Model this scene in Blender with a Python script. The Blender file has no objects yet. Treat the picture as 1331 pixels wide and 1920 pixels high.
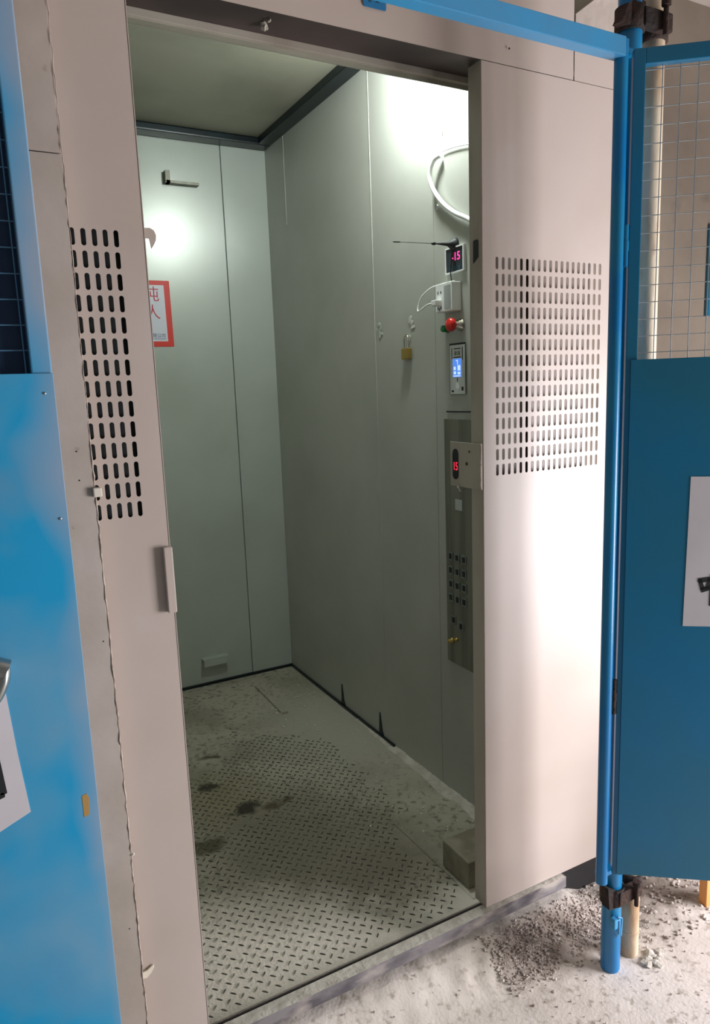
import bpy, bmesh, math, random
from mathutils import Vector, Matrix, noise
random.seed(7)
S = bpy.context.scene
COL = S.collection
PI = math.pi

def srgb(r, g, b):
    f = lambda c: (c/12.92 if c <= .04045 else ((c+.055)/1.055)**2.4)
    return (f(r/255), f(g/255), f(b/255), 1)

# ------------------------------------------------------------------ camera
cam_d = bpy.data.cameras.new('camera')
cam = bpy.data.objects.new('camera', cam_d)
COL.objects.link(cam)
cam_d.sensor_fit = 'VERTICAL'
cam_d.sensor_height = 24.0
cam_d.lens = 24.0*1343.37/1920
cam_d.clip_start = .02
rx, rz, roll = 1.4015, -.4903, -.0368
mrot = Matrix.Rotation(rz, 3, 'Z') @ Matrix.Rotation(rx, 3, 'X') @ Matrix.Rotation(roll, 3, 'Z')
cam.matrix_world = Matrix.Translation((-1.06347, -1.34089, 1.35967)) @ mrot.to_4x4()
S.camera = cam

# ------------------------------------------------------------------ world, lights, exposure
W = bpy.data.worlds.new('world')
S.world = W
W.use_nodes = True
W.node_tree.nodes['Background'].inputs[0].default_value = (1, .95, .9, 1)
W.node_tree.nodes['Background'].inputs[1].default_value = .145

def area(name, loc, target, sx, sy, power, col):
    l = bpy.data.lights.new(name, 'AREA')
    l.shape = 'RECTANGLE'; l.size = sx; l.size_y = sy; l.energy = power; l.color = col
    o = bpy.data.objects.new(name, l)
    COL.objects.link(o)
    o.location = loc
    o.rotation_euler = (Vector(target)-Vector(loc)).to_track_quat('-Z', 'Y').to_euler()
    return o
# daylight through the open side of the building storey, right of and behind the camera
area('daylight_opening', (1.65, -1.42, .7), (.15, 0, .4), 1.1, 1.1, 102, (.98, .95, 1))

lb = bpy.data.lights.new('bulb_light', 'POINT')
lb.energy = 29
lb.color = (.93, 1, .98)
lb.shadow_soft_size = .045
LAMP = Vector((.165, .57, 2.40))
lo = bpy.data.objects.new('bulb_light', lb)
COL.objects.link(lo)
lo.location = LAMP + Vector((0, 0, -.05))

S.view_settings.view_transform = 'Standard'
S.view_settings.look = 'None'
S.view_settings.exposure = 0
S.view_settings.gamma = 1
S.view_settings.use_curve_mapping = False

# ------------------------------------------------------------------ materials
def mat(name, col, rough=.5, metal=0, col2=None, scale=3, lo=.45, hi=.65, bump=0, bscale=60,
        spec=.5, emit=None, estr=0, stretch=(1, 1, 1), detail=6, col3=None, scale3=20, lo3=.6, hi3=.7, rough2=None):
    m = bpy.data.materials.new(name)
    m.use_nodes = True
    N, L = m.node_tree.nodes, m.node_tree.links
    p = N['Principled BSDF']
    p.inputs['Base Color'].default_value = col
    p.inputs['Roughness'].default_value = rough
    p.inputs['Metallic'].default_value = metal
    p.inputs['Specular IOR Level'].default_value = spec
    if emit:
        p.inputs['Emission Color'].default_value = emit
        p.inputs['Emission Strength'].default_value = estr
    tc = N.new('ShaderNodeNewGeometry')
    mp = N.new('ShaderNodeMapping')
    mp.inputs['Scale'].default_value = stretch
    L.new(tc.outputs['Position'], mp.inputs['Vector'])
    cur = None

    def layer(prev, c, sc, a, b):
        n = N.new('ShaderNodeTexNoise')
        n.inputs['Scale'].default_value = sc
        n.inputs['Detail'].default_value = detail
        L.new(mp.outputs[0], n.inputs['Vector'])
        r = N.new('ShaderNodeMapRange')
        r.inputs['From Min'].default_value = a
        r.inputs['From Max'].default_value = b
        L.new(n.outputs[0], r.inputs['Value'])
        x = N.new('ShaderNodeMix')
        x.data_type = 'RGBA'
        L.new(r.outputs[0], x.inputs[0])
        if prev is None:
            x.inputs[6].default_value = col
        else:
            L.new(prev, x.inputs[6])
        x.inputs[7].default_value = c
        return x.outputs[2], r.outputs[0]
    if col2:
        cur, f2 = layer(None, col2, scale, lo, hi)
        if rough2 is not None:
            q = N.new('ShaderNodeMapRange')
            q.inputs['To Min'].default_value = rough
            q.inputs['To Max'].default_value = rough2
            L.new(f2, q.inputs['Value'])
            L.new(q.outputs[0], p.inputs['Roughness'])
    if col3:
        cur, _ = layer(cur, col3, scale3, lo3, hi3)
    if cur is not None:
        L.new(cur, p.inputs['Base Color'])
    if bump:
        n = N.new('ShaderNodeTexNoise')
        n.inputs['Scale'].default_value = bscale
        n.inputs['Detail'].default_value = 5
        L.new(mp.outputs[0], n.inputs['Vector'])
        b = N.new('ShaderNodeBump')
        b.inputs['Strength'].default_value = bump
        b.inputs['Distance'].default_value = .01
        L.new(n.outputs[0], b.inputs['Height'])
        L.new(b.outputs[0], p.inputs['Normal'])
    return m

M = {}
M['beige'] = mat('beige_paint', srgb(190, 177, 168), .42, 0, srgb(181, 167, 155), 2.2, .4, .65, .03, 9)
M['beige_dirty'] = mat('dirty_beige_paint', srgb(184, 172, 162), .6, 0, srgb(172, 160, 147), 6, .4, .65, .08, 30, col3=srgb(130, 118, 106), scale3=24, lo3=.7, hi3=.8)
M['jamb'] = mat('jamb_paint', srgb(172, 166, 152), .5, 0, srgb(154, 144, 130), 7, .42, .65, .05, 20, stretch=(1, 1, .3))
M['wall'] = mat('cage_wall_paint', srgb(177, 179, 171), .4, .05, srgb(167, 169, 160), 2.5, .4, .65, .02, 6, spec=.5)
M['back'] = mat('cage_back_paint', srgb(184, 192, 184), .3, .12, srgb(174, 182, 172), 2, .4, .65, .03, 5, spec=.6)
M['ceil'] = mat('cage_ceiling_paint', srgb(156, 155, 138), .5, .05, srgb(134, 134, 118), 2, .4, .65, .05, 4)
M['darksteel'] = mat('dark_teal_steel', srgb(14, 32, 36), .3, .2, srgb(9, 22, 26), 8)
M['brown'] = mat('dark_brown_steel', srgb(84, 72, 68), .5, .2, srgb(62, 54, 52), 3, .4, .6, .05, 20)
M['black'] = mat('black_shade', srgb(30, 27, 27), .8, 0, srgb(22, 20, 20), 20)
M['sill'] = mat('worn_galvanised_steel', srgb(140, 136, 138), .45, .3, srgb(98, 94, 100), 18, .42, .6, .15, 50, stretch=(.5, 1, 1), col3=srgb(188, 180, 172), scale3=14, lo3=.52, hi3=.66)
M['concrete'] = mat('dusty_concrete', srgb(214, 206, 198), .95, 0, srgb(190, 182, 170), 3, .4, .65, .16, 120, col3=srgb(156, 146, 134), scale3=48, lo3=.56, hi3=.72)
M['conc_wall'] = mat('stained_concrete_wall', srgb(136, 124, 110), .95, 0, srgb(110, 99, 87), 1.6, .4, .65, .3, 25, col3=srgb(84, 80, 72), scale3=4, lo3=.6, hi3=.74)
M['plaster'] = mat('pale_plaster', srgb(205, 196, 186), .95, 0, srgb(180, 168, 158), 5, .4, .65, .4, 30)
M['gravel'] = mat('cement_crumbs', srgb(196, 186, 178), .95, 0, srgb(136, 122, 114), 26, .42, .62)
M['dust'] = mat('pale_cement_dust', srgb(198, 193, 182), .95, 0, srgb(170, 164, 152), 25, .4, .65, .3, 80)
M['crumb'] = mat('white_crumbs', srgb(214, 212, 202), .9)
M['blue_l'] = mat('worn_sky_blue_paint', srgb(18, 156, 208), .42, 0, srgb(112, 164, 194), 3.2, .45, .66, .04, 12, col3=srgb(76, 154, 196), scale3=7, lo3=.5, hi3=.7, detail=3)
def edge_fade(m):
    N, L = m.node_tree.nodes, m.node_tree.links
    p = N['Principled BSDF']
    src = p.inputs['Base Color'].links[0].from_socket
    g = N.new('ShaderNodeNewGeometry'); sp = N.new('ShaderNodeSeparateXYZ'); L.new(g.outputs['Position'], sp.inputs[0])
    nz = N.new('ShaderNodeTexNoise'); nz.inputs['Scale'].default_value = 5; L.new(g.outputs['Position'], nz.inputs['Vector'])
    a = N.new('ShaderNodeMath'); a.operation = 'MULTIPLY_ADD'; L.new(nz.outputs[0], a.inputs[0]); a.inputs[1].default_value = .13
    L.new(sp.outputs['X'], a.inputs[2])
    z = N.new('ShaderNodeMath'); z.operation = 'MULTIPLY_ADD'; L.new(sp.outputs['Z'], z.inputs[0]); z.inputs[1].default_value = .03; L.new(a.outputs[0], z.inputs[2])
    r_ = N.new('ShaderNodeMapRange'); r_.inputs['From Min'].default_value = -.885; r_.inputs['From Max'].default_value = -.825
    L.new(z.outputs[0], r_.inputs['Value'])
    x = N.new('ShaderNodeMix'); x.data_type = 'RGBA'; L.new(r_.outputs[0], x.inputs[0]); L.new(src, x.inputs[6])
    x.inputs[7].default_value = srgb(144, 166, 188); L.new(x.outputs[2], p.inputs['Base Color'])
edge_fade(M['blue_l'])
M['blue_r'] = mat('deep_blue_gate_paint', srgb(0, 112, 158), .35, 0, srgb(24, 108, 138), 2.4, .42, .66, .03, 10, detail=3)
M['blue_p'] = mat('blue_post_paint', srgb(0, 116, 178), .3, 0, srgb(24, 128, 176), 6, .45, .65)
M['blue_rail'] = mat('blue_rail_paint', srgb(52, 146, 196), .4, 0, srgb(66, 138, 182), 5, .45, .65)
M['wire'] = mat('galvanised_wire', srgb(170, 180, 184), .4, .7)
M['wire_b'] = mat('blue_wire', srgb(86, 138, 176), .4, .3)
M['pipe'] = mat('rusty_scaffold_pipe', srgb(214, 200, 174), .6, .1, srgb(158, 116, 74), 9, .45, .64, .15, 60, stretch=(1, 1, .35), col3=srgb(120, 84, 58), scale3=16, lo3=.62, hi3=.75)
M['rust'] = mat('rusted_iron', srgb(62, 42, 33), .8, .2, srgb(36, 28, 25), 30, .4, .6, .5, 90)
M['navy'] = mat('navy_sheet', srgb(10, 48, 84), .6)
M['orange'] = mat('orange_timber', srgb(226, 158, 92), .6, 0, srgb(208, 140, 76), 12, .4, .65, .05, 30, stretch=(1, 1, .2))
M['paper'] = mat('white_paper', srgb(214, 212, 218), .7, 0, srgb(202, 200, 204), 5, .4, .7)
M['ink'] = mat('black_ink', srgb(24, 30, 32), .7)
M['red'] = mat('red_print', srgb(216, 48, 34), .45)
M['redtext'] = mat('crimson_print', srgb(196, 50, 74), .5)
M['bluetext'] = mat('navy_print', srgb(58, 78, 120), .5)
M['signwhite'] = mat('sign_white', srgb(214, 216, 228), .4)
M['white'] = mat('white_plastic', srgb(236, 238, 236), .35)
M['greyplastic'] = mat('grey_socket_insert', srgb(176, 182, 180), .4)
M['black_pl'] = mat('black_plastic', srgb(22, 28, 30), .6)
M['dkscreen'] = mat('dark_screen', srgb(44, 54, 60), .2)
M['pink'] = mat('pink_led', srgb(120, 10, 50), .4, emit=(1, .04, .25, 1), estr=2.6)
M['redled'] = mat('red_led', srgb(120, 10, 20), .4, emit=(1, .03, .07, 1), estr=1.3)
M['green'] = mat('green_button', srgb(24, 130, 70), .35)
M['redbtn'] = mat('red_button', srgb(214, 40, 32), .25)
M['chrome'] = mat('chrome', srgb(206, 204, 196), .22, 1)
M['brass'] = mat('brass', srgb(168, 146, 78), .4, .7)
M['lcd'] = mat('lit_lcd', srgb(60, 110, 200), .3, emit=(.10, .27, .85, 1), estr=.85)
M['lcdtext'] = mat('lcd_white', srgb(200, 220, 255), .3, emit=(.55, .75, 1, 1), estr=.9)
M['reader'] = mat('reader_face', srgb(206, 212, 208), .45, 0)
M['stainless'] = mat('brushed_stainless', srgb(132, 132, 120), .4, .35, srgb(114, 114, 102), 5, .4, .6, .02, 40, stretch=(6, 6, .3))
M['bulb'] = mat('bulb_glass', (1, 1, 1, 1), .3, emit=(.9, 1, .97, 1), estr=12)
M['block'] = mat('dusty_grey_block', srgb(150, 146, 128), .9, 0, srgb(124, 118, 100), 12, .4, .6, .3, 40)
M['lug'] = mat('worn_tread_steel', srgb(74, 73, 66), .45, .4, srgb(118, 116, 104), 14, .4, .6)
M['foam'] = mat('cream_foam', srgb(222, 214, 196), .9)
M['glue'] = mat('pale_glue', srgb(190, 192, 184), .6)
M['tagb'] = mat('blue_tag', srgb(20, 110, 160), .4)
M['teal'] = mat('teal_dark', srgb(16, 70, 90), .5)
M['bead'] = mat('sealant_bead', srgb(206, 190, 176), .7, 0, srgb(150, 132, 118), 60, .4, .6)
M['silver'] = mat('silver_handle', srgb(160, 168, 166), .25, .9)
M['yellowpatch'] = mat('ochre_primer', srgb(178, 140, 80), .6)

# cage floor: dusty tread plate with stains where boots and mud have been, and daylight painted into the front dust
def floor_mat():
    m = mat('dusty_tread_plate', srgb(172, 167, 150), .78, 0, srgb(140, 137, 120), 3.2, .42, .62, .35, 110,
            col3=srgb(112, 110, 96), scale3=48, lo3=.52, hi3=.7)
    N, L = m.node_tree.nodes, m.node_tree.links
    p = N['Principled BSDF']
    base = p.inputs['Base Color'].links[0].from_socket
    g = N.new('ShaderNodeNewGeometry')
    nz = N.new('ShaderNodeTexNoise')
    nz.inputs['Scale'].default_value = 14
    L.new(g.outputs['Position'], nz.inputs['Vector'])
    sc = N.new('ShaderNodeVectorMath'); sc.operation = 'SCALE'; sc.inputs['Scale'].default_value = .15
    L.new(nz.outputs['Color'], sc.inputs[0])
    ad = N.new('ShaderNodeVectorMath'); ad.operation = 'ADD'
    L.new(g.outputs['Position'], ad.inputs[0]); L.new(sc.outputs[0], ad.inputs[1])

    def spot(prev, x, y, r1, r2, col, k=1.0):
        d = N.new('ShaderNodeVectorMath'); d.operation = 'SUBTRACT'
        L.new(ad.outputs[0], d.inputs[0]); d.inputs[1].default_value = (x+.075, y+.075, -.01)
        s = N.new('ShaderNodeVectorMath'); s.operation = 'MULTIPLY'
        L.new(d.outputs[0], s.inputs[0]); s.inputs[1].default_value = (1, k, 0)
        ln = N.new('ShaderNodeVectorMath'); ln.operation = 'LENGTH'
        L.new(s.outputs[0], ln.inputs[0])
        r = N.new('ShaderNodeMapRange'); r.inputs['From Min'].default_value = r2; r.inputs['From Max'].default_value = r1
        L.new(ln.outputs['Value'], r.inputs['Value'])
        x_ = N.new('ShaderNodeMix'); x_.data_type = 'RGBA'
        L.new(r.outputs[0], x_.inputs[0]); L.new(prev, x_.inputs[6]); x_.inputs[7].default_value = col
        return x_.outputs[2]
    base = spot(base, -.30, .62, .12, .42, srgb(122, 118, 102), .9)
    base = spot(base, -.12, .36, .05, .30, srgb(124, 118, 104), 1.2)
    base = spot(base, -.42, .98, .04, .22, srgb(132, 126, 100), 1)
    base = spot(base, -.438, 1.05, .03, .06, srgb(52, 48, 38), 1.5)
    base = spot(base, -.371, .86, .035, .07, srgb(50, 45, 33), 1.4)
    base = spot(base, -.255, .84, .02, .055, srgb(78, 70, 48), 1.4)
    base = spot(base, -.53, .73, .03, .07, srgb(84, 80, 62), 1.4)
    base = spot(base, -.353, 1.285, .02, .05, srgb(84, 80, 64), 1.4)
    base = spot(base, .08, .08, .10, .32, srgb(228, 222, 210), 2.2)  # pale front dust, brightened to paint in the daylight near the sill
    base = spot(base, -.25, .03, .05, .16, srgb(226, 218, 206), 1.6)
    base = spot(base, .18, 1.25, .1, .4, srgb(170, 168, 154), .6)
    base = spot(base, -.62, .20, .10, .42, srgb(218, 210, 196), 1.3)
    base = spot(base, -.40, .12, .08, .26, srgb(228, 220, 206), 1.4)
    L.new(base, p.inputs['Base Color'])
    return m
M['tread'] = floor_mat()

def soil_shade(m, spots, col):
    N, L = m.node_tree.nodes, m.node_tree.links
    p = N['Principled BSDF']
    base = p.inputs['Base Color'].links[0].from_socket
    g = N.new('ShaderNodeNewGeometry')
    nz = N.new('ShaderNodeTexNoise'); nz.inputs['Scale'].default_value = 16; nz.inputs['Detail'].default_value = 8
    L.new(g.outputs['Position'], nz.inputs['Vector'])
    for x, y, rx_, ry_ in spots:
        d = N.new('ShaderNodeVectorMath'); d.operation = 'SUBTRACT'; L.new(g.outputs['Position'], d.inputs[0]); d.inputs[1].default_value = (x, y, 0)
        q = N.new('ShaderNodeVectorMath'); q.operation = 'MULTIPLY'; L.new(d.outputs[0], q.inputs[0]); q.inputs[1].default_value = (1/rx_, 1/ry_, 0)
        ln = N.new('ShaderNodeVectorMath'); ln.operation = 'LENGTH'; L.new(q.outputs[0], ln.inputs[0])
        a = N.new('ShaderNodeMath'); a.operation = 'MULTIPLY_ADD'; L.new(nz.outputs[0], a.inputs[0]); a.inputs[1].default_value = -1.6; L.new(ln.outputs['Value'], a.inputs[2])
        k = N.new('ShaderNodeMapRange'); k.inputs['From Min'].default_value = .35; k.inputs['From Max'].default_value = -.35; k.inputs['To Max'].default_value = .85
        L.new(a.outputs[0], k.inputs['Value'])
        x_ = N.new('ShaderNodeMix'); x_.data_type = 'RGBA'; L.new(k.outputs[0], x_.inputs[0]); L.new(base, x_.inputs[6]); x_.inputs[7].default_value = col
        base = x_.outputs[2]
    L.new(base, p.inputs['Base Color'])
soil_shade(M['concrete'], ((.13, -.085, .24, .085), (.60, -.06, .32, .16)), srgb(146, 134, 124))  # soil by the sill; the patch behind the gate also paints its shadow

# ------------------------------------------------------------------ mesh helpers
class MB:
    def __init__(self):
        self.v, self.f, self.sm = [], [], []

    def add(self, vs, fs, mtx=None, smooth=False):
        o = len(self.v)
        for p in vs:
            p = Vector(p)
            self.v.append(mtx @ p if mtx else p)
        for q in fs:
            self.f.append([i+o for i in q]); self.sm.append(smooth)
        return self

    def box(self, x0, x1, y0, y1, z0, z1, bev=0, mtx=None):
        bm = bmesh.new()
        bmesh.ops.create_cube(bm, size=1)
        for v in bm.verts:
            v.co = Vector(((x0+x1)/2+v.co.x*(x1-x0), (y0+y1)/2+v.co.y*(y1-y0), (z0+z1)/2+v.co.z*(z1-z0)))
        if bev:
            bmesh.ops.bevel(bm, geom=bm.edges[:], offset=bev, segments=2, affect='EDGES', profile=.6)
        self.frombm(bm, mtx)
        return self

    def frombm(self, bm, mtx=None, smooth=False):
        bm.verts.index_update()
        self.add([v.co.copy() for v in bm.verts], [[v.index for v in f.verts] for f in bm.faces], mtx, smooth)
        bm.free()

    def tube(self, pts, r, n=12, caps=True, mtx=None, rs=None):
        pts = [Vector(p) for p in pts]
        vs, fs = [], []
        t0 = (pts[1]-pts[0]).normalized()
        up = Vector((0, 0, 1)) if abs(t0.z) < .9 else Vector((1, 0, 0))
        a = t0.cross(up).normalized()
        for i, p in enumerate(pts):
            t = (pts[min(i+1, len(pts)-1)]-pts[max(i-1, 0)]).normalized()
            a = (a - t*a.dot(t)).normalized()
            b = t.cross(a)
            rr = rs[i] if rs else r
            for k in range(n):
                w = 2*PI*k/n
                vs.append(p + (a*math.cos(w)+b*math.sin(w))*rr)
        for i in range(len(pts)-1):
            for k in range(n):
                fs.append([i*n+k, i*n+(k+1) % n, (i+1)*n+(k+1) % n, (i+1)*n+k])
        self.add(vs, fs, mtx, True)
        if caps:
            self.add(vs[:n], [list(range(n))[::-1]], mtx)
            self.add(vs[-n:], [list(range(n))], mtx)
        return self

    def lathe(self, prof, n=24, mtx=None):      # prof: (r, z)
        vs, fs = [], []
        for r, z in prof:
            for k in range(n):
                w = 2*PI*k/n
                vs.append((r*math.cos(w), r*math.sin(w), z))
        for i in range(len(prof)-1):
            for k in range(n):
                fs.append([i*n+k, i*n+(k+1) % n, (i+1)*n+(k+1) % n, (i+1)*n+k])
        fs.append(list(range(n))[::-1]); fs.append([(len(prof)-1)*n+k for k in range(n)])
        self.add(vs, fs, mtx, True)
        return self

    def prism(self, pts, d0, d1, mtx=None):      # 2D outline in local XY, extruded d0..d1 on local Z
        n = len(pts)
        vs = [(p[0], p[1], d0) for p in pts]+[(p[0], p[1], d1) for p in pts]
        fs = [list(range(n))[::-1], [n+i for i in range(n)]]
        fs += [[i, (i+1) % n, n+(i+1) % n, n+i] for i in range(n)]
        self.add(vs, fs, mtx)
        return self

    def blob(self, c, r, sq=(1, 1, 1), sub=1, jit=.3):
        bm = bmesh.new()
        bmesh.ops.create_icosphere(bm, subdivisions=sub, radius=1)
        c = Vector(c)
        for v in bm.verts:
            k = 1+random.uniform(-jit, jit)
            v.co = c+Vector((v.co.x*sq[0], v.co.y*sq[1], v.co.z*sq[2]))*r*k
        self.frombm(bm)
        return self

    def text(self, s, size, mtx, depth=.0006, align='CENTER'):
        cu = bpy.data.curves.new('t', 'FONT')
        cu.body = s; cu.size = size; cu.align_x = align; cu.align_y = 'CENTER'; cu.extrude = depth
        o = bpy.data.objects.new('t', cu)
        COL.objects.link(o)
        dg = bpy.context.evaluated_depsgraph_get()
        me = bpy.data.meshes.new_from_object(o.evaluated_get(dg))
        self.add([v.co.copy() for v in me.vertices], [list(p.vertices) for p in me.polygons], mtx)
        bpy.data.objects.remove(o); bpy.data.curves.remove(cu); bpy.data.meshes.remove(me)
        return self

    def build(self, name, m, parent=None, local=False, origin=None):
        me = bpy.data.meshes.new(name)
        off = Vector((0, 0, 0))
        if not local:
            if parent is not None:
                q = parent
                while q is not None:
                    off = off+q.location; q = q.parent
            elif origin is not None:
                off = Vector(origin)
            else:
                xs = [v.x for v in self.v]; ys = [v.y for v in self.v]; zs = [v.z for v in self.v]
                off = Vector(((min(xs)+max(xs))/2, (min(ys)+max(ys))/2, min(zs)))
        me.from_pydata([v-off for v in self.v], [], self.f)
        me.materials.append(m)
        for p, s in zip(me.polygons, self.sm):
            p.use_smooth = s
        bm = bmesh.new(); bm.from_mesh(me)
        bmesh.ops.recalc_face_normals(bm, faces=bm.faces[:])
        bm.to_mesh(me); bm.free()
        o = bpy.data.objects.new(name, me)
        COL.objects.link(o)
        if parent is not None:
            o.parent = parent
        else:
            o.location = off
        return o

def tag(o, label, cat, group=None, kind=None):
    if label: o['label'] = label
    if cat: o['category'] = cat
    if group: o['group'] = group
    if kind: o['kind'] = kind
    return o

def thing(name, label, cat, loc, rotz=0, group=None):
    o = bpy.data.objects.new(name, None)
    o.empty_display_size = .05
    COL.objects.link(o)
    o.location = loc; o.rotation_euler = (0, 0, rotz)
    return tag(o, label, cat, group)

def struct(name, mb, m, parent=None):
    o = mb.build(name, m, parent)
    if parent is None: o['kind'] = 'structure'
    return o

def frame(o, u, v, n):
    m = Matrix.Identity(4)
    for i, a in enumerate((u, v, n)):
        for k in range(3): m[k][i] = a[k]
    for k in range(3): m[k][3] = o[k]
    return m
def wallf(y, z, out=0):        # on the cage's right wall, x to the viewer's right, z outwards
    return frame((WX-out, y, z), (0, -1, 0), (0, 0, 1), (-1, 0, 0))
def backf(x, z, yy):           # on a surface facing the entrance
    return frame((x, yy, z), (1, 0, 0), (0, 0, 1), (0, -1, 0))
def smooth_path(pts, k=8):
    pts = [Vector(p) for p in pts]
    out = []
    for i in range(len(pts)-1):
        p0 = pts[max(i-1, 0)]; p1 = pts[i]; p2 = pts[i+1]; p3 = pts[min(i+2, len(pts)-1)]
        for j in range(k):
            t = j/k
            out.append(.5*((2*p1)+(p2-p0)*t+(2*p0-5*p1+4*p2-p3)*t*t+(3*p1-p0-3*p2+p3)*t**3))
    out.append(pts[-1])
    return out

WX, ZF, ZC, YB, XL = .3045, -.056, 2.5, 1.99, -1.08     # cage: right wall, floor, ceiling, back, left
GZ = -.10                                              # storey floor

# ------------------------------------------------------------------ the storey around the cage
def ground():
    mb = MB()
    xs = [-2.6+i*.3 for i in range(5)]+[-1.1+i*.0125 for i in range(177)]+[1.15+i*.2 for i in range(12)]
    ys = [-3+i*.25 for i in range(9)]+[-.78+i*.0125 for i in range(71)]+[.16+i*.06 for i in range(9)]
    ys = sorted(set(round(y, 4) for y in ys))
    vs = []
    for y in ys:
        for x in xs:
            n1 = noise.noise(Vector((x*5, y*5, 1.3)))
            n2 = noise.noise(Vector((x*26, y*26, 4.1)))
            n3 = noise.noise(Vector((x*70, y*70, 9)))
            heap = max(0, min(1, (y+.16)/.145)); heap = heap*heap*(3-2*heap)
            rub = max(0, min(1, 1-abs((y+.08+.10*n1)/.13)))
            if x < -.2: rub *= max(0, 1-(-.2-x)*3)
            z = GZ+.045*heap*(max(0, min(1, (.36-x)/.1)))+.004*n1+(.0012+.008*rub)*n2*.8+(.0006+.004*rub)*n3
            if y > .05: z = min(z, GZ)
            vs.append((x, y, z))
    nx = len(xs)
    fs = [[j*nx+i, j*nx+i+1, (j+1)*nx+i+1, (j+1)*nx+i] for j in range(len(ys)-1) for i in range(nx-1)]
    mb.add(vs, fs, smooth=True)
    return struct('floor', mb, M['concrete'])
ground()
struct('wall_far', MB().box(.40, 4, .62, .75, -.3, 2.73), M['conc_wall'])
struct('ceiling', MB().box(-3, 4, -3.2, 2.4, 2.73, 2.9), M['plaster'])
# pale plastered return beside the lift front, with a slanting broken edge at its top
struct('wall_side', MB().prism([(.345, 2.12), (.62, 2.12), (.62, 2.42), (.50, 2.345), (.345, 2.235)], 0, .05, backf(0, 0, .12)), M['plaster'])
struct('gap_shade', MB().box(.28, .75, .18, .22, 1.9, 2.73), M['black'])  # black box added to make the dark gap behind the slanted edge

# ------------------------------------------------------------------ the cage shell
def cage_floor():
    mb = MB()
    mb.box(XL, WX, .085, YB, ZF-.03, ZF)
    # smooth strip plate on the right and a raised plate edge towards the back
    mb.prism([(.036, .10), (WX-.001, .10), (WX-.001, .52), (.030, .52)], ZF, ZF+.0025)
    mb.prism([(.032, 1.47), (.060, 1.47), (.060, 1.82), (.036, 1.82)], ZF, ZF+.010)
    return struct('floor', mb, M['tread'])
cf = cage_floor()

def lugs():
    mb = MB()
    p = .0240
    L_, w, h = .0098, .0020, .0024
    for i in range(-90, 90):
        for j in range(-90, 90):
            x, y = -.38+(i+j)*p*.70711, .75+(j-i)*p*.70711
            if not (XL+.3 < x < WX and .10 < y < 1.5): continue
            if x > .03 and y < .55: continue
            if x > WX-.03 or x > .10 and y > .9: continue
            n = noise.noise(Vector((x*4, y*4, 0)))+.45*noise.noise(Vector((x*17, y*17, 3)))
            lim = .55
            if y > 1.0: lim -= (y-1.0)*1.9
            if y < .2 and x > -.35: lim -= (.2-y)*7*min(1, (x+.35)/.25)
            if x > -.05: lim -= (x+.05)*3.0
            if n > lim: continue
            a = PI/4 if (i+j) % 2 else -PI/4
            c, s = math.cos(a), math.sin(a)
            pts = [(-L_, 0), (-L_*.45, -w), (L_*.45, -w), (L_, 0), (L_*.45, w), (-L_*.45, w)]
            vs = [(x+c*q-s*r, y+s*q+c*r, ZF-.0003) for q, r in pts]
            vs += [(x+c*q*.62-s*r*.5, y+s*q*.62+c*r*.5, ZF+h) for q, r in pts]
            fs = [[k, (k+1) % 6, 6+(k+1) % 6, 6+k] for k in range(6)]+[[6, 7, 8, 9, 10, 11]]
            mb.add(vs, fs)
    mb.build('tread_pattern', M['lug'], cf)
lugs()

def wall_right():
    mb = MB()
    mb.box(WX, WX+.03, .095, YB+.03, ZF-.03, ZC+.03)
    for y, z0, z1 in ((1.77, 2.1, 2.47), (1.013, .2, 2.47), (.626, -.05, 2.47)):
        mb.box(WX-.0016, WX, y-.0016, y+.0016, z0, z1)
    # access hatch around the controls
    mb.box(WX-.002, WX, .40, .568, 1.277, 1.282)
    return struct('wall_right', mb, M['wall'])
wall_right()
struct('wall_back', MB().box(XL-.03, WX+.03, YB+.008, YB+.035, ZF-.03, ZC+.03).box(.0895, WX, YB-.004, YB+.01, ZF+.002, 2.47, .001), M['back'])
rear = MB().box(XL, .0855, YB-.002, YB+.008, ZF+.002, 2.47, .001).build('door_1', M['back'])
rear['kind'] = 'structure'
# upper grab rail (L-shaped bracket) and lower shelf-like handle of the rear door
MB().box(-.175, -.030, YB-.034, YB-.001, 2.279, 2.284).box(-.175, -.030, YB-.036, YB-.032, 2.279, 2.290).box(-.178, -.158, YB-.036, YB-.001, 2.279, 2.330).build('door_handle', M['stainless'], rear)['label'] = 'upper L-shaped grey handle'
MB().box(-.17, -.040, YB-.040, YB-.001, .078, .084).box(-.17, -.040, YB-.043, YB-.038, .050, .084).build('door_handle', M['back'], rear)
struct('wall_left', MB().box(XL-.03, XL, .095, YB+.03, ZF-.03, ZC+.03), M['wall'])
struct('ceiling', MB().box(XL-.03, WX+.03, .095, YB+.03, ZC, ZC+.03), M['ceil'])
struct('trim_2', MB().box(WX-.062, WX-.0005, .11, YB-.002, 2.470, ZC, .003), M['darksteel'])
struct('trim_3', MB().box(XL, WX-.0005, YB-.085, YB-.004, 2.468, ZC, .006), M['darksteel'])
struct('baseboard_back', MB().box(XL, WX, YB-.014, YB-.003, ZF, ZF+.012), M['darksteel'])
struct('baseboard_right', MB().box(WX-.010, WX, .95, YB, ZF, ZF+.010), M['darksteel'])
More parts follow.
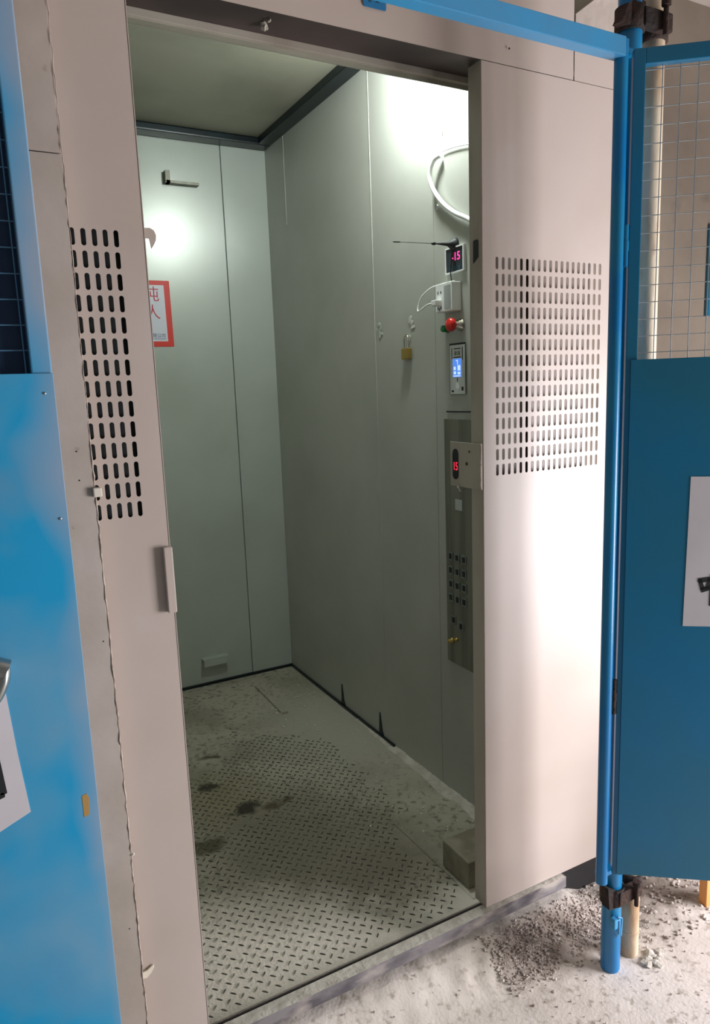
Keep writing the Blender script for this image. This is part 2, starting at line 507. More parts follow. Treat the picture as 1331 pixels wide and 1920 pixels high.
# front of the cage: dark column left of the opening, transom above it, plates right of it
struct('trim_4', MB().box(XL, -.745, .105, .13, ZF, 2.5), M['darksteel'])
struct('wall_front', MB().box(-1.10, .44, .100, .104, 2.030, ZC+.02), M['ceil'])
struct('trim_5', MB().box(-1.10, .43, .004, .099, 2.052, 2.060), M['brown'])
struct('trim_6', MB().box(-1.10, .44, .088, .100, 2.038, 2.052, .001), M['jamb'])
struct('recess_shade_1', MB().box(-1.1, .50, .045, .080, -.30, -.060), M['black'])  # black boxes added as the shade in the recess under the lift front
struct('recess_shade_2', MB().box(.24, .50, .020, .045, -.30, -.008), M['black'])

# ------------------------------------------------------------------ lift front: header, fixed panel, sliding leaf
# header sheet over the opening (structure), stepping down to its joint with the panel
hd = MB().box(-.745, .270, 0, .0015, 2.0510, 2.50).build('header_sheet', M['beige'])
tag(hd, 'beige sheet-metal header above the lift doorway', 'header panel')
MB().tube([backf(0, 0, -.0035) @ Vector((.075, 2.083, 0)), backf(0, 0, -.0045) @ Vector((.075, 2.083, 0))], .0022, 10).build('screw_hole', M['black'], hd)

def slot_plate(mb, x0, x1, z0, z1, cols, rows, pxh, pzv, w, h, y0, t, sx, sz):
    """Sheet with stadium slots; sx, sz is the centre of the top left slot."""
    gx0, gx1 = sx-pxh/2, sx+(cols-.5)*pxh
    gz1, gz0 = sz+pzv/2, sz-(rows-.5)*pzv
    for y, flip in ((y0, 0), (y0+t, 1)):
        def quad(a, b, c, d):
            mb.add([(a, y, c), (b, y, c), (b, y, d), (a, y, d)], [[0, 1, 2, 3]])
        if gx0 > x0: quad(x0, gx0, z0, z1)
        if gx1 < x1: quad(gx1, x1, z0, z1)
        quad(max(gx0, x0), gx1, gz1, z1); quad(max(gx0, x0), gx1, z0, gz0)
    for i in range(cols):
        for j in range(rows):
            cx, cz = sx+i*pxh, sz-j*pzv
            st = []
            r = w/2
            for k in range(7):
                a = PI*k/6
                st.append((cx+r*math.cos(a), cz+(h/2-r)+r*math.sin(a)))
            for k in range(7):
                a = PI+PI*k/6
                st.append((cx+r*math.cos(a), cz-(h/2-r)+r*math.sin(a)))
            R_ = (cx+pxh/2, cz+pzv/2), (cx-pxh/2, cz+pzv/2), (cx-pxh/2, cz-pzv/2), (cx+pxh/2, cz-pzv/2)
            vs, fs = [], []
            for y in (y0, y0+t):
                vs += [(p[0], y, p[1]) for p in st]+[(p[0], y, p[1]) for p in R_]
            for o in (0, 18):
                c = [o+14, o+15, o+16, o+17]
                fs.append([o+0, c[0], o+3][::1] if False else [c[0], o+3, o+2, o+1, o+0])
                fs.append([c[0], c[1], o+3])
                fs.append([c[1], o+6, o+5, o+4, o+3])
                fs.append([c[1], c[2], o+7, o+6])
                fs.append([c[2], o+10, o+9, o+8, o+7])
                fs.append([c[2], c[3], o+10])
                fs.append([c[3], o+13, o+12, o+11, o+10])
                fs.append([c[3], c[0], o+0, o+13])
            for k in range(14):
                fs.append([k, (k+1) % 14, 18+(k+1) % 14, 18+k])
            mb.add(vs, fs)
    # outer rim
    mb.box(x0, x0+.0008, y0, y0+t, z0, z1); mb.box(x1-.0008, x1, y0, y0+t, z0, z1)
    mb.box(x0, x1, y0, y0+t, z1-.0008, z1); mb.box(x0, x1, y0, y0+t, z0, z0+.0008)

PH, PV = .0181, .0365
rp = thing('perforated_panel', 'pale fixed lift front panel with slotted vent, right of the doorway', 'panel', (.2, 0, 0))
mb = MB()
slot_plate(mb, 0.0, .430, 0.0, 2.050, 19, 14, PH, PV, .0082, .0275, 0.0, .0015, .0424, 1.632)
mb.build('panel_sheet', M['beige'], rp)
MB().box(.274, .430, .0008, .002, 2.0505, 2.125).build('top_flange', M['beige'], rp)
# door jamb: the folded return of the sheet
jm = MB().box(.0003, .0015, .0016, .046, 0.001, 2.050).box(.0015, .014, .0445, .046, .001, 2.05).build('jamb', M['jamb'], rp)
MB().prism([(.013, 1.645), (.013, 1.681), (.017, 1.684), (.029, 1.684), (.032, 1.681), (.032, 1.634), (.030, 1.634)], 0, .0006,
           frame((0.0001, 0, 0), (0, 1, 0), (0, 0, 1), (-1, 0, 0))).build('latch_slot', M['black_pl'], jm)
MB().box(.165, .345, .020, .0215, .9, 1.85).build('backing_plate', M['beige'], rp)
MB().box(.02, .155, .044, .0455, .7, 1.9).build('backing_plate', M['jamb'], rp)
MB().box(.06, .42, .085, .0865, .6, 2.0).build('backing_plate', M['brown'], rp)

ld = thing('sliding_door', 'brownish beige sliding lift door leaf with slotted vent, hook and pull, left side', 'door', (-.83, 0, 0))
mb = MB()
slot_plate(mb, -1.04, -.7495, -.005, 2.30, 14, 14, PH, PV, .0082, .0285, -.0015, .0015, -.7975-13*PH, 1.632)
mb.box(-.7495, -.748, -.0022, .012, -.005, 2.30)
mb.build('door_sheet', M['beige'], ld)
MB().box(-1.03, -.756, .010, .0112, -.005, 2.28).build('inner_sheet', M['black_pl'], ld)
hp = [(-.748, 1.654), (-.738, 1.655), (-.731, 1.651), (-.7275, 1.643), (-.7285, 1.634), (-.733, 1.626), (-.7375, 1.620), (-.7385, 1.628), (-.7400, 1.637), (-.748, 1.637)]
MB().prism(hp, -.004, -.0015, backf(0, 0, 0)).build('hook', M['beige'], ld)
MB().box(-.7635, -.7475, -.0150, -.0015, .953, 1.080, .0015).build('pull_handle', M['beige'], ld)

# fixed column left of the leaf, with the ragged sealant bead along it
cl = MB().box(-1.10, -.8775, -.030, -.008, -.09, 1.752, .001).box(-1.10, -.8785, -.029, -.008, 1.754, 2.5, .001).build('front_column', M['beige_dirty'])
for hx, hz in ((-.901, 1.272), (-.901, 1.222), (-.888, .928), (-.893, .345)):
    MB().lathe([(.0013, 0), (.0013, .0004), (.0002, .0005)], 10, backf(hx, hz, -.030)).build('screw_hole', M['black'], cl)
tag(cl, 'dirty beige steel column between blue gate and sliding door leaf', 'column')
pts = []
z = -.06
rsb = []
while z < 1.99:
    pts.append((-.8768+random.uniform(-.0008, .0010), -.0295+random.uniform(-.001, .0005), z)); rsb.append(random.uniform(.0009, .0018)*(1 if z < 1.3 else .6)); z += .011
sb = MB().tube(pts, .001, 6, rs=rsb).build('sealant_bead', M['bead'])
tag(sb, 'ragged pale sealant bead running down the seam beside the sliding leaf', 'sealant')
for k, (x, zz, r, nm, lab) in enumerate(((-.874, 1.200, .0075, 'foam_crumb', 'cream foam crumb stuck on the seam beside the lowest vent rows'),
                                  (-.874, .497, .0045, 'foam_crumb', 'small white lump on the seam near its lower third'),
                                  (-.862, .215, .011, 'foam_crumb', 'slanting cream foam chip at the bottom of the seam'))):
    mb = MB()
    if k == 2: mb.prism([(-.016, -.008), (-.004, -.010), (.006, -.002), (.012, .008), (.010, .013), (-.002, .006), (-.015, .004)], 0, .004, backf(x, zz, -.003))
    elif k == 0: mb.box(x-.007, x+.0075, -.038, -.026, zz-.009, zz+.007, .002)
    else: mb.blob((x, -.030, zz), r, (1.2, .7, 1), 1, .3)
    tag(mb.build(nm, M['foam']), lab, 'debris')

sl = MB()
sl.box(-1.1, .272, -.013, .020, -.037, -.004, .0008)
slo = tag(sl.build('door_sill', M['sill']), 'worn grey steel door sill under the lift doorway', 'sill')
MB().box(-1.1, .268, -.0115, .019, -.0039, -.0034).build('dusty_top', M['dust'], slo)

# dirty lump of tape on the header soffit
mb = MB().blob((-.480, .046, 2.046), .008, (.9, .9, 1), 2, .3).blob((-.477, .028, 2.048), .004, (.8, 1.8, .8), 1, .3)
tag(mb.build('tape_lump', M['jamb']), 'grubby lump hanging under the doorway header', 'debris')
tg = thing('blue_tag', 'small blue tag on the beige header, cut by the photo top', 'tag', (-.265, -.0025, 2.096))
MB().prism([(-.290, 2.101), (-.287, 2.097), (-.240, 2.097), (-.238, 2.099), (-.238, 2.15), (-.290, 2.15)], .0022, .0035, backf(0, 0, 0)).build('tag_plate', M['tagb'], tg)
MB().box(-.278, -.272, -.0040, -.0034, 2.106, 2.13).box(-.262, -.254, -.0040, -.0034, 2.108, 2.13).build('tag_mark', M['teal'], tg)

# ------------------------------------------------------------------ inside the cage: fittings on the right wall
lmp = thing('ceiling_bulb', 'bright white bulb under the cage ceiling near the right wall', 'lamp', (LAMP.x, LAMP.y, 2.44))
MB().lathe([(.020, 2.445), (.032, 2.46), (.032, 2.5)], 20, Matrix.Translation((LAMP.x, LAMP.y, 0))).build('lamp_holder', M['white'], lmp)
MB().lathe([(.001, 2.400), (.015, 2.403), (.026, 2.413), (.030, 2.428), (.026, 2.440), (.018, 2.446)], 20, Matrix.Translation((LAMP.x, LAMP.y, 0))).build('bulb', M['bulb'], lmp)

hose = smooth_path([(WX-.012, .566, 2.050), (WX-.02, .592, 2.040), (WX-.024, .608, 2.005), (WX-.02, .600, 1.965), (WX-.015, .560, 1.915), (WX-.014, .500, 1.872), (WX-.014, .430, 1.838), (WX-.014, .36, 1.80)], 10)
tag(MB().tube(hose, .0072, 12).build('cable_hose', M['white']), 'thick white plastic hose curving down the right wall', 'hose')
w = [(WX-.004, .572, 2.466), (WX-.004, .572, 2.30), (WX-.005, .571, 2.115)]
tag(MB().tube(w, .0016, 8).build('cable', M['white']), 'thin white cable hanging straight down above the hose', 'cable')
w = smooth_path([(WX-.006, .565, 2.06), (WX-.006, .53, 2.058), (WX-.006, .47, 2.050), (WX-.006, .38, 2.03), (WX-.006, .30, 2.01)], 6)
tag(MB().tube(w, .0019, 8).build('cable', M['white']), 'white cable slanting up from the top of the hose', 'cable')
tag(MB().tube([(WX-.001, .602, 1.903), (WX-.018, .575, 1.909)], .0028, 8).build('cable_clip', M['white']), 'small white clip holding the hose to the wall', 'clip')

# antenna
an = thing('antenna', 'black whip antenna sticking straight out from the right wall', 'antenna', (WX-.001, .514, 1.775))
fa = frame((WX, .514, 1.782), (0, 1, 0), (0, 0, 1), (-1, 0, -.02))
MB().lathe([(.0001, 0), (.020, 0), (.020, .005), (.0165, .010), (.010, .020), (.0055, .028), (.004, .045), (.0022, .066), (.0020, .073)], 20, fa).build('magnet_base', M['black_pl'], an)
MB().lathe([(.0012, .070), (.0042, .073), (.0048, .078), (.0042, .083), (.0012, .087)], 14, fa).build('joint', M['black_pl'], an)
MB().lathe([(.0010, .07), (.0008, .195), (.0022, .198), (.0022, .218), (.0005, .222)], 10, fa).build('whip', M['lug'], an)
MB().tube(smooth_path([(WX-.010, .514, 1.766), (WX-.012, .516, 1.74), (WX-.012, .522, 1.70), (WX-.010, .520, 1.672), (WX-.020, .522, 1.655)], 6), .0017, 8).build('lead', M['black_pl'], an)

# floor controller with red figures
ct = thing('digital_display', 'small square digital display with glowing pink figures and pale frame', 'display', (WX, .508, 1.70))
fr = wallf(.508, 1.737)
mb = MB()
for a, b, c, d in ((-.047, .047, .034, .038), (-.047, .047, -.038, -.034), (-.047, -.0425, -.034, .034), (.0425, .047, -.034, .034)):
    mb.box(a, b, c, d, 0, .009, .0008, mtx=fr)
mb.build('bezel', M['white'], ct)
scn = MB().box(-.0425, .0425, -.034, .034, 0, .006, mtx=fr).build('screen', M['dkscreen'], ct)
MB().text('-15', .034, wallf(.502, 1.745, .0068), .0004).build('figures', M['pink'], ct)
mb = MB()
for q in (-.024, .0, .022):
    mb.prism([(q-.005, -.030), (q+.005, -.030), (q+.004, -.020), (q-.003, -.018)], .006, .0066, fr)
mb.build('keypad', M['teal'], ct)

# socket box with plug
so = thing('socket_box', 'white surface-mounted power socket box with plug below the digital display', 'socket', (WX, .527, 1.585))
fr = wallf(.527, 1.628)
MB().box(-.043, .043, -.043, .043, 0, .036, .003, mtx=fr).build('box_body', M['white'], so)
MB().box(.004, .036, -.034, .034, .036, .0375, .0006, mtx=fr).build('switch_rocker', M['greyplastic'], so)
for a, b in ((-.029, .016), (-.014, .016), (-.030, -.030), (-.022, -.034), (-.014, -.030)):
    MB().box(a-.002, a+.002, b-.004, b+.004, .036, .0365, mtx=fr).build('socket_hole', M['black_pl'], so)
pg = thing('charger_lead', 'white charger plug and lead looping left out of the socket box', 'plug', (WX-.04, .545, 1.60))
MB().box(-.034, -.010, -.024, -.006, .0366, .060, .003, mtx=fr).build('plug', M['white'], pg)
ld_ = [wallf(.527, 1.628) @ Vector(p) for p in ((-.030, -.015, .058), (-.050, -.018, .064), (-.075, -.030, .07), (-.092, -.032, .07), (-.095, -.015, .066), (-.082, .012, .06), (-.055, .034, .045), (-.030, .044, .020), (-.01, .046, .012), (.02, .047, .008))]
MB().tube(smooth_path(ld_, 8), .0024, 8).build('lead', M['white'], pg)

gb = thing('push_button', 'round green push button on the right wall', 'button', (WX, .556, 1.53))
fg = wallf(.556, 1.537)
MB().lathe([(.013, 0), (.013, .004), (.010, .005)], 20, fg).build('collar', M['stainless'], gb)
MB().lathe([(.0105, .004), (.0105, .020), (.009, .023), (.001, .0235)], 20, fg).build('cap', M['green'], gb)
rb = thing('emergency_stop', 'red mushroom emergency stop button with chrome collar', 'button', (WX, .492, 1.53))
fg = wallf(.488, 1.543)
MB().lathe([(.019, 0), (.019, .004), (.015, .006), (.015, .014), (.011, .015), (.011, .034)], 24, fg).build('collar', M['chrome'], rb)
MB().lathe([(.013, .030), (.019, .032), (.020, .038), (.019, .045), (.014, .050), (.001, .052)], 24, fg).build('mushroom_cap', M['redbtn'], rb)

cr = thing('card_reader', 'tall narrow card reader with lit blue screen', 'card reader', (WX, .505, 1.33))
fr = wallf(.503, 1.412)
MB().box(-.042, .036, -.078, .078, 0, .004, .0006, mtx=fr).build('mounting_frame', M['black_pl'], cr)
MB().box(-.036, .040, -.078, .072, .004, .007, .0006, mtx=fr).build('face_plate', M['reader'], cr)
MB().box(-.020, .024, -.026, .030, .007, .008, mtx=fr).build('lcd_screen', M['lcd'], cr)
mb = MB()
for a, b, c, d in ((.004, .007, .012, .026), (-.002, .004, .023, .026), (-.014, -.004, -.004, .006), (.006, .020, -.006, .010), (-.014, -.003, -.017, -.008), (.006, .020, -.018, -.010), (-.016, .020, -.024, -.021)):
    mb.box(a, b, c, d, .008, .0084, mtx=fr)
mb.build('screen_marks', M['lcdtext'], cr)
MB().text('818', .019, fr @ Matrix.Translation((.003, .046, .0073)), .0003).build('lettering', M['ink'], cr)
for a, b, c, d in ((-.014, .020, .059, .062), (-.026, -.023, .030, .064), (.028, .032, .026, .064), (-.016, .022, .033, .036), (.001, .0045, -.040, -.028), (.024, .033, -.068, -.056), (-.028, -.016, -.072, -.066)):
    MB().box(a, b, c, d, .007, .0074, mtx=fr).build('print_mark', M['ink'], cr)
MB().prism([(-.002, -.042), (.010, -.044), (.014, -.056), (.008, -.064), (-.004, -.060), (-.006, -.050)], .007, .0075, fr).build('card_icon', M['white'], cr)

# floor indicator plate clamped on the jamb
fi = thing('floor_indicator', 'beige floor indicator plate on the jamb with red lit figures in an oval window', 'indicator', (-.004, .065, 1.11))
fj = frame((-.0012, .065, 1.168), (0, -1, 0), (0, 0, 1), (-1, 0, 0))
MB().box(-.060, .064, -.055, .055, 0, .0035, .0006, mtx=fj).build('plate', M['jamb'], fi)
MB().box(.0615, .0645, -.054, .056, .0030, .0060, .0004, mtx=fj).build('plate_edge', M['bead'], fi)
st = []
for k in range(9):
    a = PI*k/8; st.append((-.038+.012*math.cos(a), .024+.014*math.sin(a)))
for k in range(9):
    a = PI+PI*k/8; st.append((-.038+.012*math.cos(a), -.026+.012*math.sin(a)))
MB().prism(st, .0035, .0045, fj).build('window', M['black_pl'], fi)
MB().text('15', .024, fj @ Matrix.Translation((-.0375, -.006, .0048)) @ Matrix.Diagonal((.85, 1.2, 1, 1)), .0003).build('figures', M['redled'], fi)
MB().tube([fj @ Vector(p) for p in ((-.026, -.058, .006), (-.026, -.052, .010), (-.022, -.050, .010), (-.018, -.052, .010), (-.018, -.066, .006))], .0022, 8).build('fixing_hook', M['chrome'], fi)
MB().tube([fj @ Vector((.007, .004, .0034)), fj @ Vector((.007, .004, .0042))], .0045, 10).build('screw', M['brown'], fi)
MB().tube([fj @ Vector((.018, .034, .0034)), fj @ Vector((.018, .034, .0042))], .003, 10).build('screw', M['brown'], fi)

# car operating panel
cp = thing('control_panel', 'tall brushed steel lift control panel with keypad of floor buttons', 'control panel', (WX, .50, .43))
def ZB(u):  # slanting bottom edge follows the panel's tapered box
    return .436
fr = wallf(.5, 0)
MB().prism([(-.075, .437), (.10, .437), (.10, 1.255), (-.077, 1.255)], 0, .006, fr).build('plate', M['stainless'], cp)
MB().box(-.068, .10, 1.277, 1.281, 0, .003, mtx=fr).build('cover_lip', M['darksteel'], cp)
MB().box(-.020, .016, .965, 1.0, .006, .0072, mtx=fr).build('label_sticker', M['greyplastic'], cp)
MB().box(.022, .050, 1.06, 1.10, .006, .010, .002, mtx=fr).build('bracket_tab', M['black_pl'], cp)
for r in range(4):
    for c in range(3):
        u, z = -.048+c*.036, .806-r*.047
        b = MB().box(u-.012, u+.012, z-.015, z+.015, .006, .0095, .0015, mtx=fr).build('floor_button', M['silver'], cp)
        MB().box(u-.007, u+.007, z-.009, z+.009, .0095, .0102, mtx=fr).build('button_cap', M['black_pl'], b)
for u, z in ((-.035, .590), (.006, .578)):
    b = MB().box(u-.012, u+.012, z-.015, z+.015, .006, .0095, .0015, mtx=fr).build('door_button', M['silver'], cp)
    MB().box(u-.007, u+.007, z-.009, z+.009, .0095, .0102, mtx=fr).build('button_cap', M['black_pl'], b)
MB().lathe([(.010, .006), (.010, .012), (.006, .014), (.006, .024), (.001, .025)], 16, wallf(.545, .515)).build('key_switch', M['brass'], cp)
MB().lathe([(.007, .006), (.007, .010), (.003, .016), (.001, .017)], 14, wallf(.520, .525)).build('key_switch', M['brass'], cp)

# padlock on a glued hasp, and the glue marks left beside it
pk = thing('padlock', 'small brass padlock hanging on the right wall', 'padlock', (WX-.012, .785, 1.46))
fp = wallf(.785, 1.476)
MB().box(-.024, .024, -.021, .017, .004, .018, .003, mtx=fp).build('lock_body', M['brass'], pk)
MB().tube([fp @ Vector(p) for p in smooth_path([(-.014, .014, .011), (-.014, .044, .011), (-.009, .056, .011), (0, .060, .011), (.009, .056, .011), (.014, .044, .011), (.014, .014, .011)], 5)], .0034, 10).build('shackle', M['chrome'], pk)
def smear(y, z, lab, sc=1, n=7):
    mb = MB()
    for k in range(n):
        mb.blob((WX-.0015, y+random.uniform(-.028, .028)*sc, z+random.uniform(-.035, .035)*sc), random.uniform(.007, .014)*sc, (.08, random.uniform(.4, 1.2), random.uniform(.5, 1.4)), 1, .4)
    tag(mb.build('glue_patch', M['glue']), lab, 'glue mark')
smear(.775, 1.560, 'torn pale glue patch right above the padlock', 1)
smear(.985, 1.560, 'faint pale glue patch on the wall, left of the padlock', .85)
for y, lab in ((1.395, 'thin dark tapered mark at the wall foot, farther from the door'), (1.055, 'thin dark tapered mark at the wall foot, nearer the door')):
    tag(MB().prism([(-.020, ZF), (.022, ZF), (.004, ZF+.03), (-.010, ZF+.105), (-.014, ZF+.08)], 0, .004, wallf(y, 0)).build('wall_foot_mark', M['darksteel']), lab, 'mark')  # thin raised pieces standing in for dark marks on the wall foot

# notice on the rear door
nt = thing('load_notice', 'white load notice with red border on the rear wall', 'notice', (-.40, YB-.003, 1.58))
fb = backf(0, 0, YB-.002)
MB().prism([(-.64, 1.582), (-.188, 1.582), (-.190, 1.869), (-.64, 1.869)], 0, .0025, fb).build('red_border', M['red'], nt)
MB().prism([(-.615, 1.605), (-.214, 1.605), (-.216, 1.849), (-.615, 1.849)], .0025, .0032, fb).build('white_sheet', M['signwhite'], nt)
MB().text('吨', .068, backf(-.272, 1.806, YB-.0054), .0003).text('人', .068, backf(-.272, 1.728, YB-.0054), .0003).build('red_characters', M['redtext'], nt)
MB().text('有限公司', .020, backf(-.262, 1.629, YB-.0054), .0003).box(-.31, -.222, YB-.0056, YB-.0052, 1.615, 1.617).build('blue_characters', M['bluetext'], nt)

# block on the cage floor behind the panel
bk = MB()
bk.box(.046, .215, .135, .262, ZF+.003, .030, .004)
tag(bk.build('concrete_block', M['block']), 'dusty grey block on the cage floor behind the fixed panel', 'block')

# ridge of cement dust and crumbs along the right wall
mb = MB()
vs, fs = [], []
n = 70
for i in range(n+1):
    y = .36+i*(1.25-.36)/n
    wd = .045+.020*noise.noise(Vector((y*9, 0, 0)))-.026*(i/n)
    hh = .015+.006*noise.noise(Vector((y*14, 2, 0)))-.013*(i/n)
    for k in range(7):
        t = k/6
        vs.append((WX-.0005-wd*t, y, ZF+.0006+max(0, hh*(1-t)**1.3+.004*noise.noise(Vector((y*60, t*9, 1)))*(1-t))))
for i in range(n):
    for k in range(6):
        fs.append([i*7+k, i*7+k+1, (i+1)*7+k+1, (i+1)*7+k])
mb.add(vs, fs, smooth=True)
tag(mb.build('dust_ridge', M['dust']), 'pale cement dust heaped along the foot of the right wall', 'dust', kind='stuff')
mb = MB()
for k in range(150):
    y = random.uniform(.35, 1.75)
    x = WX-.01-abs(random.gauss(0, .09)) if k % 3 else random.gauss(.10, .08)
    if x > WX-.01: continue
    r = random.uniform(.0012, .0042)
    mb.blob((x, y, ZF+r*.6), r, (1.1, 1, .7), 1, .3)
for k in range(14):
    r = random.uniform(.003, .006)
    mb.blob((random.gauss(.09, .06), random.gauss(1.42, .10), ZF+r*.6), r, (1.1, 1, .7), 1, .3)
tag(mb.build('floor_crumbs', M['crumb']), 'white crumbs scattered on the cage floor towards its back right corner', 'crumbs', kind='stuff')

# gravel and rubble on the storey floor
mb = MB()
def gz(x, y): return GZ+.004
for k in range(4200):
    if k % 8 == 0: x, y, r = random.uniform(-.5, 1.1), random.uniform(-.7, 0), random.uniform(.0008, .003)
    elif k % 2: x, y, r = random.uniform(-.05, .42), random.gauss(-.09, .045), random.uniform(.0008, .0038)
    else: x, y, r = random.uniform(.34, 1.15), random.uniform(-.26, .35), random.uniform(.0015, .0065)
    if y > .02 and x < .48: continue
    if y > -.022 and x < .28: continue
    if (x-.245)**2+(y+.225)**2 < .0016: continue
    heap = max(0, min(1, (y+.16)/.145)); heap = heap*heap*(3-2*heap)*max(0, min(1, (.36-x)/.1))
    mb.blob((x, y, GZ+.045*heap+.002+r*.3), r, (random.uniform(.8, 1.5), random.uniform(.8, 1.3), .7), 1, .3)
tag(mb.build('gravel', M['gravel']), 'loose rubble and grit on the concrete beside the lift sill', 'gravel', kind='stuff')
mb = MB()
for k in range(14):
    mb.blob((.315+random.gauss(0, .022), -.262+random.gauss(0, .014), GZ+.004), random.uniform(.005, .013), (1.2, 1, .6), 1, .3)
tag(mb.build('mortar_lump', M['dust']), 'broken mortar heap at the foot of the rusty pipe', 'mortar')

# ------------------------------------------------------------------ posts, rail, clamps
PY = -.226
po = thing('gate_post', 'blue painted round post carrying the right-hand gate', 'post', (.212, PY, GZ))
MB().tube([(.212, PY, GZ+.000), (.212, PY, GZ+.006), (.2085, PY, 1.0), (.190, PY, 2.72)], .0235, 28, rs=[.0215, .0235, .0235, .0235]).build('tube', M['blue_p'], po)
cu = [(.185, PY-.024, .060), (.199, PY-.030, .058), (.206, PY-.030, .060), (.206, PY-.030, .020), (.214, PY-.030, .010), (.215, PY-.030, .060), (.205, PY-.026, .064)]
MB().tube(cu, .0022, 8).box(.186, .198, PY-.034, PY-.018, .040, .066, .003).build('latch_clip', M['blue_rail'], po)
pi = thing('scaffold_pipe', 'rust-streaked off-white scaffold pipe behind the blue post', 'pipe', (.292, -.214, GZ))
MB().tube([(.292, -.214, GZ), (.287, -.214, 1.0), (.274, -.214, 2.72)], .0235, 28).build('tube', M['pipe'], pi)
MB().tube([(.292, -.214, -.036), (.292, -.214, -.030)], .0250, 28).build('weld_ring', M['pipe'], pi)
rl = thing('landing_portal', 'blue steel portal: rail above the lift doorway and upright beside the open gate', 'gate portal', (.12, -.27, .19))
FY = -.285
MB().box(-1.25, .122, FY, FY+.028, 1.968, 2.002, .0015).build('rail', M['blue_rail'], rl)
MB().tube([(.128, -.268, .200), (.128, -.268, 2.001)], .0135, 20).build('upright', M['blue_p'], rl)
MB().box(.135, .172, FY+.020, PY-.013, 1.985, 1.995).build('bracket', M['blue_p'], rl)
MB().box(.132, .190, FY+.020, PY-.018, .205, .215).build('bracket', M['blue_p'], rl)

def coupler(z, lab, arm):
    c = thing('pipe_clamp', lab, 'clamp', (.245, PY, z-.03))
    for cx, cy in ((.212-.016*(z > 1), PY), (.290-.011*(z > 1), -.214)):
        MB().lathe([(.0236, -.022), (.0295, -.022), (.0295, .022), (.0236, .022), (.0236, -.022)], 20, Matrix.Translation((cx, cy, z))).build('jaw', M['rust'], c)
    MB().box(.205, .285, PY-.032, PY-.012, z-.018, z+.018, .004).build('bridge', M['rust'], c)
    MB().tube([(.255, PY-.038, z-.03), (.255, PY-.038, z+.034)], .0055, 6).tube([(.255, PY-.038, z+.024), (.255, PY-.038, z+.036)], .010, 6).build('bolt', M['rust'], c)
    MB().prism(arm, -.012, .012, backf(0, 0, PY-.01)).build('flap', M['rust'], c)
coupler(2.066, 'dark rusty clamp joining the blue post and pipe at the top', [(.150, 2.050), (.168, 2.085), (.195, 2.100), (.215, 2.096), (.215, 2.052), (.185, 2.045)])
coupler(.113, 'dark rusty clamp joining the blue post and pipe near the floor', [(.174, .150), (.180, .090), (.215, .084), (.250, .096), (.250, .118), (.215, .128)])

# ------------------------------------------------------------------ blue gates
def wire_grid(mb, x0, x1, z0, z1, px, pz, r, y=0, ox=0, oz=0):
    x = x0+ox
    while x < x1:
        mb.tube([(x, y, z0), (x, y, z1)], r, 6); x += px
    z = z0+oz
    while z < z1:
        mb.tube([(x0, y+r*1.6, z), (x1, y+r*1.6, z)], r, 6); z += pz

# right gate, swung open towards the camera's right
rg = thing('mesh_gate', 'deep blue gate with wire mesh window, swung open on the right', 'gate', (.1495, -.277, .223), math.radians(-38))
mb = MB()
mb.box(.0, .023, -.008, .012, 0, 1.762, .002)
mb.box(.355, .38, -.008, .012, 0, 1.762, .002)
mb.box(.0225, .356, -.008, .012, 1.733, 1.762, .002)
mb.box(.0225, .356, -.004, .012, 0, .022, .002)
mb.build('frame', M['blue_r'], rg, local=True)
MB().box(.010, .37, -.0105, -.0075, .004, 1.176, .0008).build('sheet', M['blue_r'], rg, local=True)
mb = MB()
wire_grid(mb, .022, .356, 1.176, 1.735, .0330, .0335, .0010, .004, .0015, .014)
mb.build('wire_mesh', M['wire'], rg, local=True)
for z in (.40, 1.36):
    MB().tube([(-.006, -.006, z), (-.006, -.006, z+.08)], .006, 12).tube([(-.006, -.006, z+.030), (-.006, -.006, z+.050)], .0068, 12).build('hinge', M['rust'] if z < 1 else M['blue_p'], rg, local=True)
# paper on it
pr = thing('paper_notice', 'white paper with a black brush character on the right-hand gate', 'paper', (.1495+.0463*.788, -.277-.0463*.6157, .222), math.radians(-38))
pr.scale = (.953, 1, .953)
MB().prism([(.089, .640), (.30, .640), (.30, .978), (.093, .980)], .0108, .0114, frame((0, 0, 0), (1, 0, 0), (0, 0, 1), (0, -1, 0))).build('sheet', M['paper'], pr, local=True)
fq = frame((0, -.0115, 0), (1, 0, 0), (0, 0, 1), (0, -1, 0))
mb = MB()
def stroke(mb, a, b, wa, wb, f):
    a, b = Vector(a), Vector(b)
    d = (b-a).normalized(); n_ = Vector((-d.y, d.x))
    pts = [a+n_*wa-d*wa*.3, a-d*wa*.6, a-n_*wa-d*wa*.3, b-n_*wb+d*wb*.3, b+d*wb*.6, b+n_*wb+d*wb*.3]
    mb.prism([(p.x, p.y) for p in pts], 0, .0004, f)
for a, b, wa, wb in (((.1195, .746), (.150, .752), .006, .005), ((.121, .748), (.127, .728), .004, .005), ((.126, .725), (.160, .735), .006, .004), ((.142, .750), (.136, .728), .005, .004),
                     ((.146, .760), (.146, .690), .004, .004), ((.150, .722), (.175, .70), .004, .005), ((.16, .752), (.178, .742), .005, .004)):
    stroke(mb, a, b, wa, wb, fq)
mb.build('brush_character', M['ink'], pr, local=True)

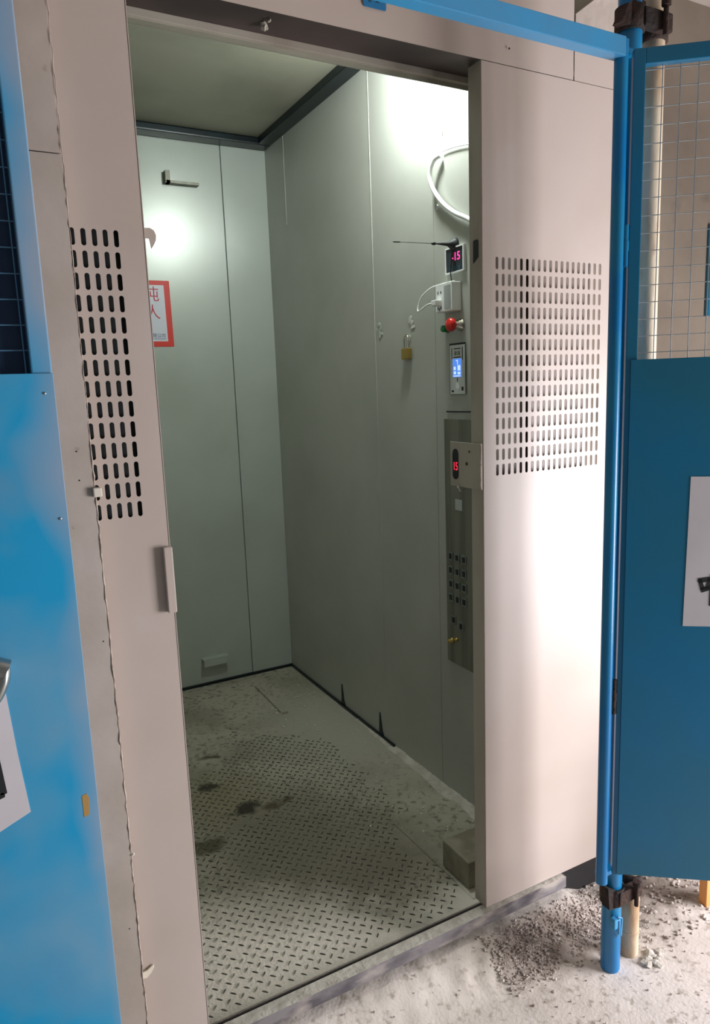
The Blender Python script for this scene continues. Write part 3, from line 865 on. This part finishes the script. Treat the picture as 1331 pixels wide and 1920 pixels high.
# left gate, closed, running out of the frame
LY = -.226
lg = thing('mesh_gate', 'faded sky blue gate with dark mesh window at the left edge', 'gate', (-1.2, LY, .1))
mb = MB()
EX = -.947
mb.box(-.974, EX, LY-.002, LY+.026, .10, 1.995, .002)
mb.box(-1.70, -1.66, LY-.002, LY+.026, .10, 1.995, .002)
mb.box(-1.66, -.974, LY-.002, LY+.026, 1.955, 1.995, .002)
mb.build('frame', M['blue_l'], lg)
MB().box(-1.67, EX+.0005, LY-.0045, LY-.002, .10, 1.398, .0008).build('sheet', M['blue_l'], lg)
mb = MB()
wire_grid(mb, -1.67, -.970, 1.396, 1.965, .034, .0345, .0011, LY+.010, .656-.0, .0)
mb.build('wire_mesh', M['wire_b'], lg)
MB().box(-1.66, -.968, LY+.020, LY+.024, 1.39, 1.97).build('backing_sheet', M['navy'], lg)
for x, z in ((-.960, 1.370), (-.957, 1.19)):
    MB().lathe([(.0022, 0), (.0020, .001), (.0005, .0016)], 10, backf(x, z, LY-.0045)).build('rivet', M['wire'], lg)
MB().prism([(-.969, .718), (-.961, .720), (-.959, .748), (-.962, .756), (-.969, .754)], .0046, .0049, backf(0, 0, LY)).build('primer_patch', M['yellowpatch'], lg)
hb = MB().tube([(-1.10, LY-.012, .985), (-1.058, LY-.012, .985), (-1.052, LY-.012, .981)], .016, 18)
hb.tube(smooth_path([(-1.055, LY-.012, .984), (-1.058, LY-.016, .968), (-1.068, LY-.018, .948), (-1.080, LY-.018, .935)], 5), .010, 12)
hb.build('lock_handle', M['silver'], lg)
pl = thing('paper_notice', 'white tilted paper with a black character stroke on the left-hand gate', 'paper', (-1.1, LY-.006, .74))
fl = backf(0, 0, LY-.0048)
MB().prism([(-1.042, .752), (-1.050, .850), (-1.056, .952), (-1.20, .920), (-1.19, .690)], 0, .0007, fl).build('sheet', M['paper'], pl)
mb = MB()
fl2 = backf(0, 0, LY-.0056)
for a, b, wa, wb in (((-1.078, .845), (-1.0745, .793), .0042, .0046), ((-1.0755, .790), (-1.105, .782), .0040, .0040), ((-1.112, .85), (-1.108, .78), .0042, .0042), ((-1.078, .846), (-1.112, .842), .004, .004)):
    stroke(mb, a, b, wa, wb, fl2)
mb.build('black_character', M['ink'], pl)

# ------------------------------------------------------------------ far right bits
tag(MB().box(.60, .66, -.215, -.19, GZ, .45, .003).build('orange_board', M['orange']), 'orange timber post standing behind the open gate', 'board')
tag(MB().box(1.62, 1.9, .600, .618, 1.60, 1.95, .002).build('blue_board', M['blue_r']), 'blue board on the concrete wall seen through the gate mesh', 'board')
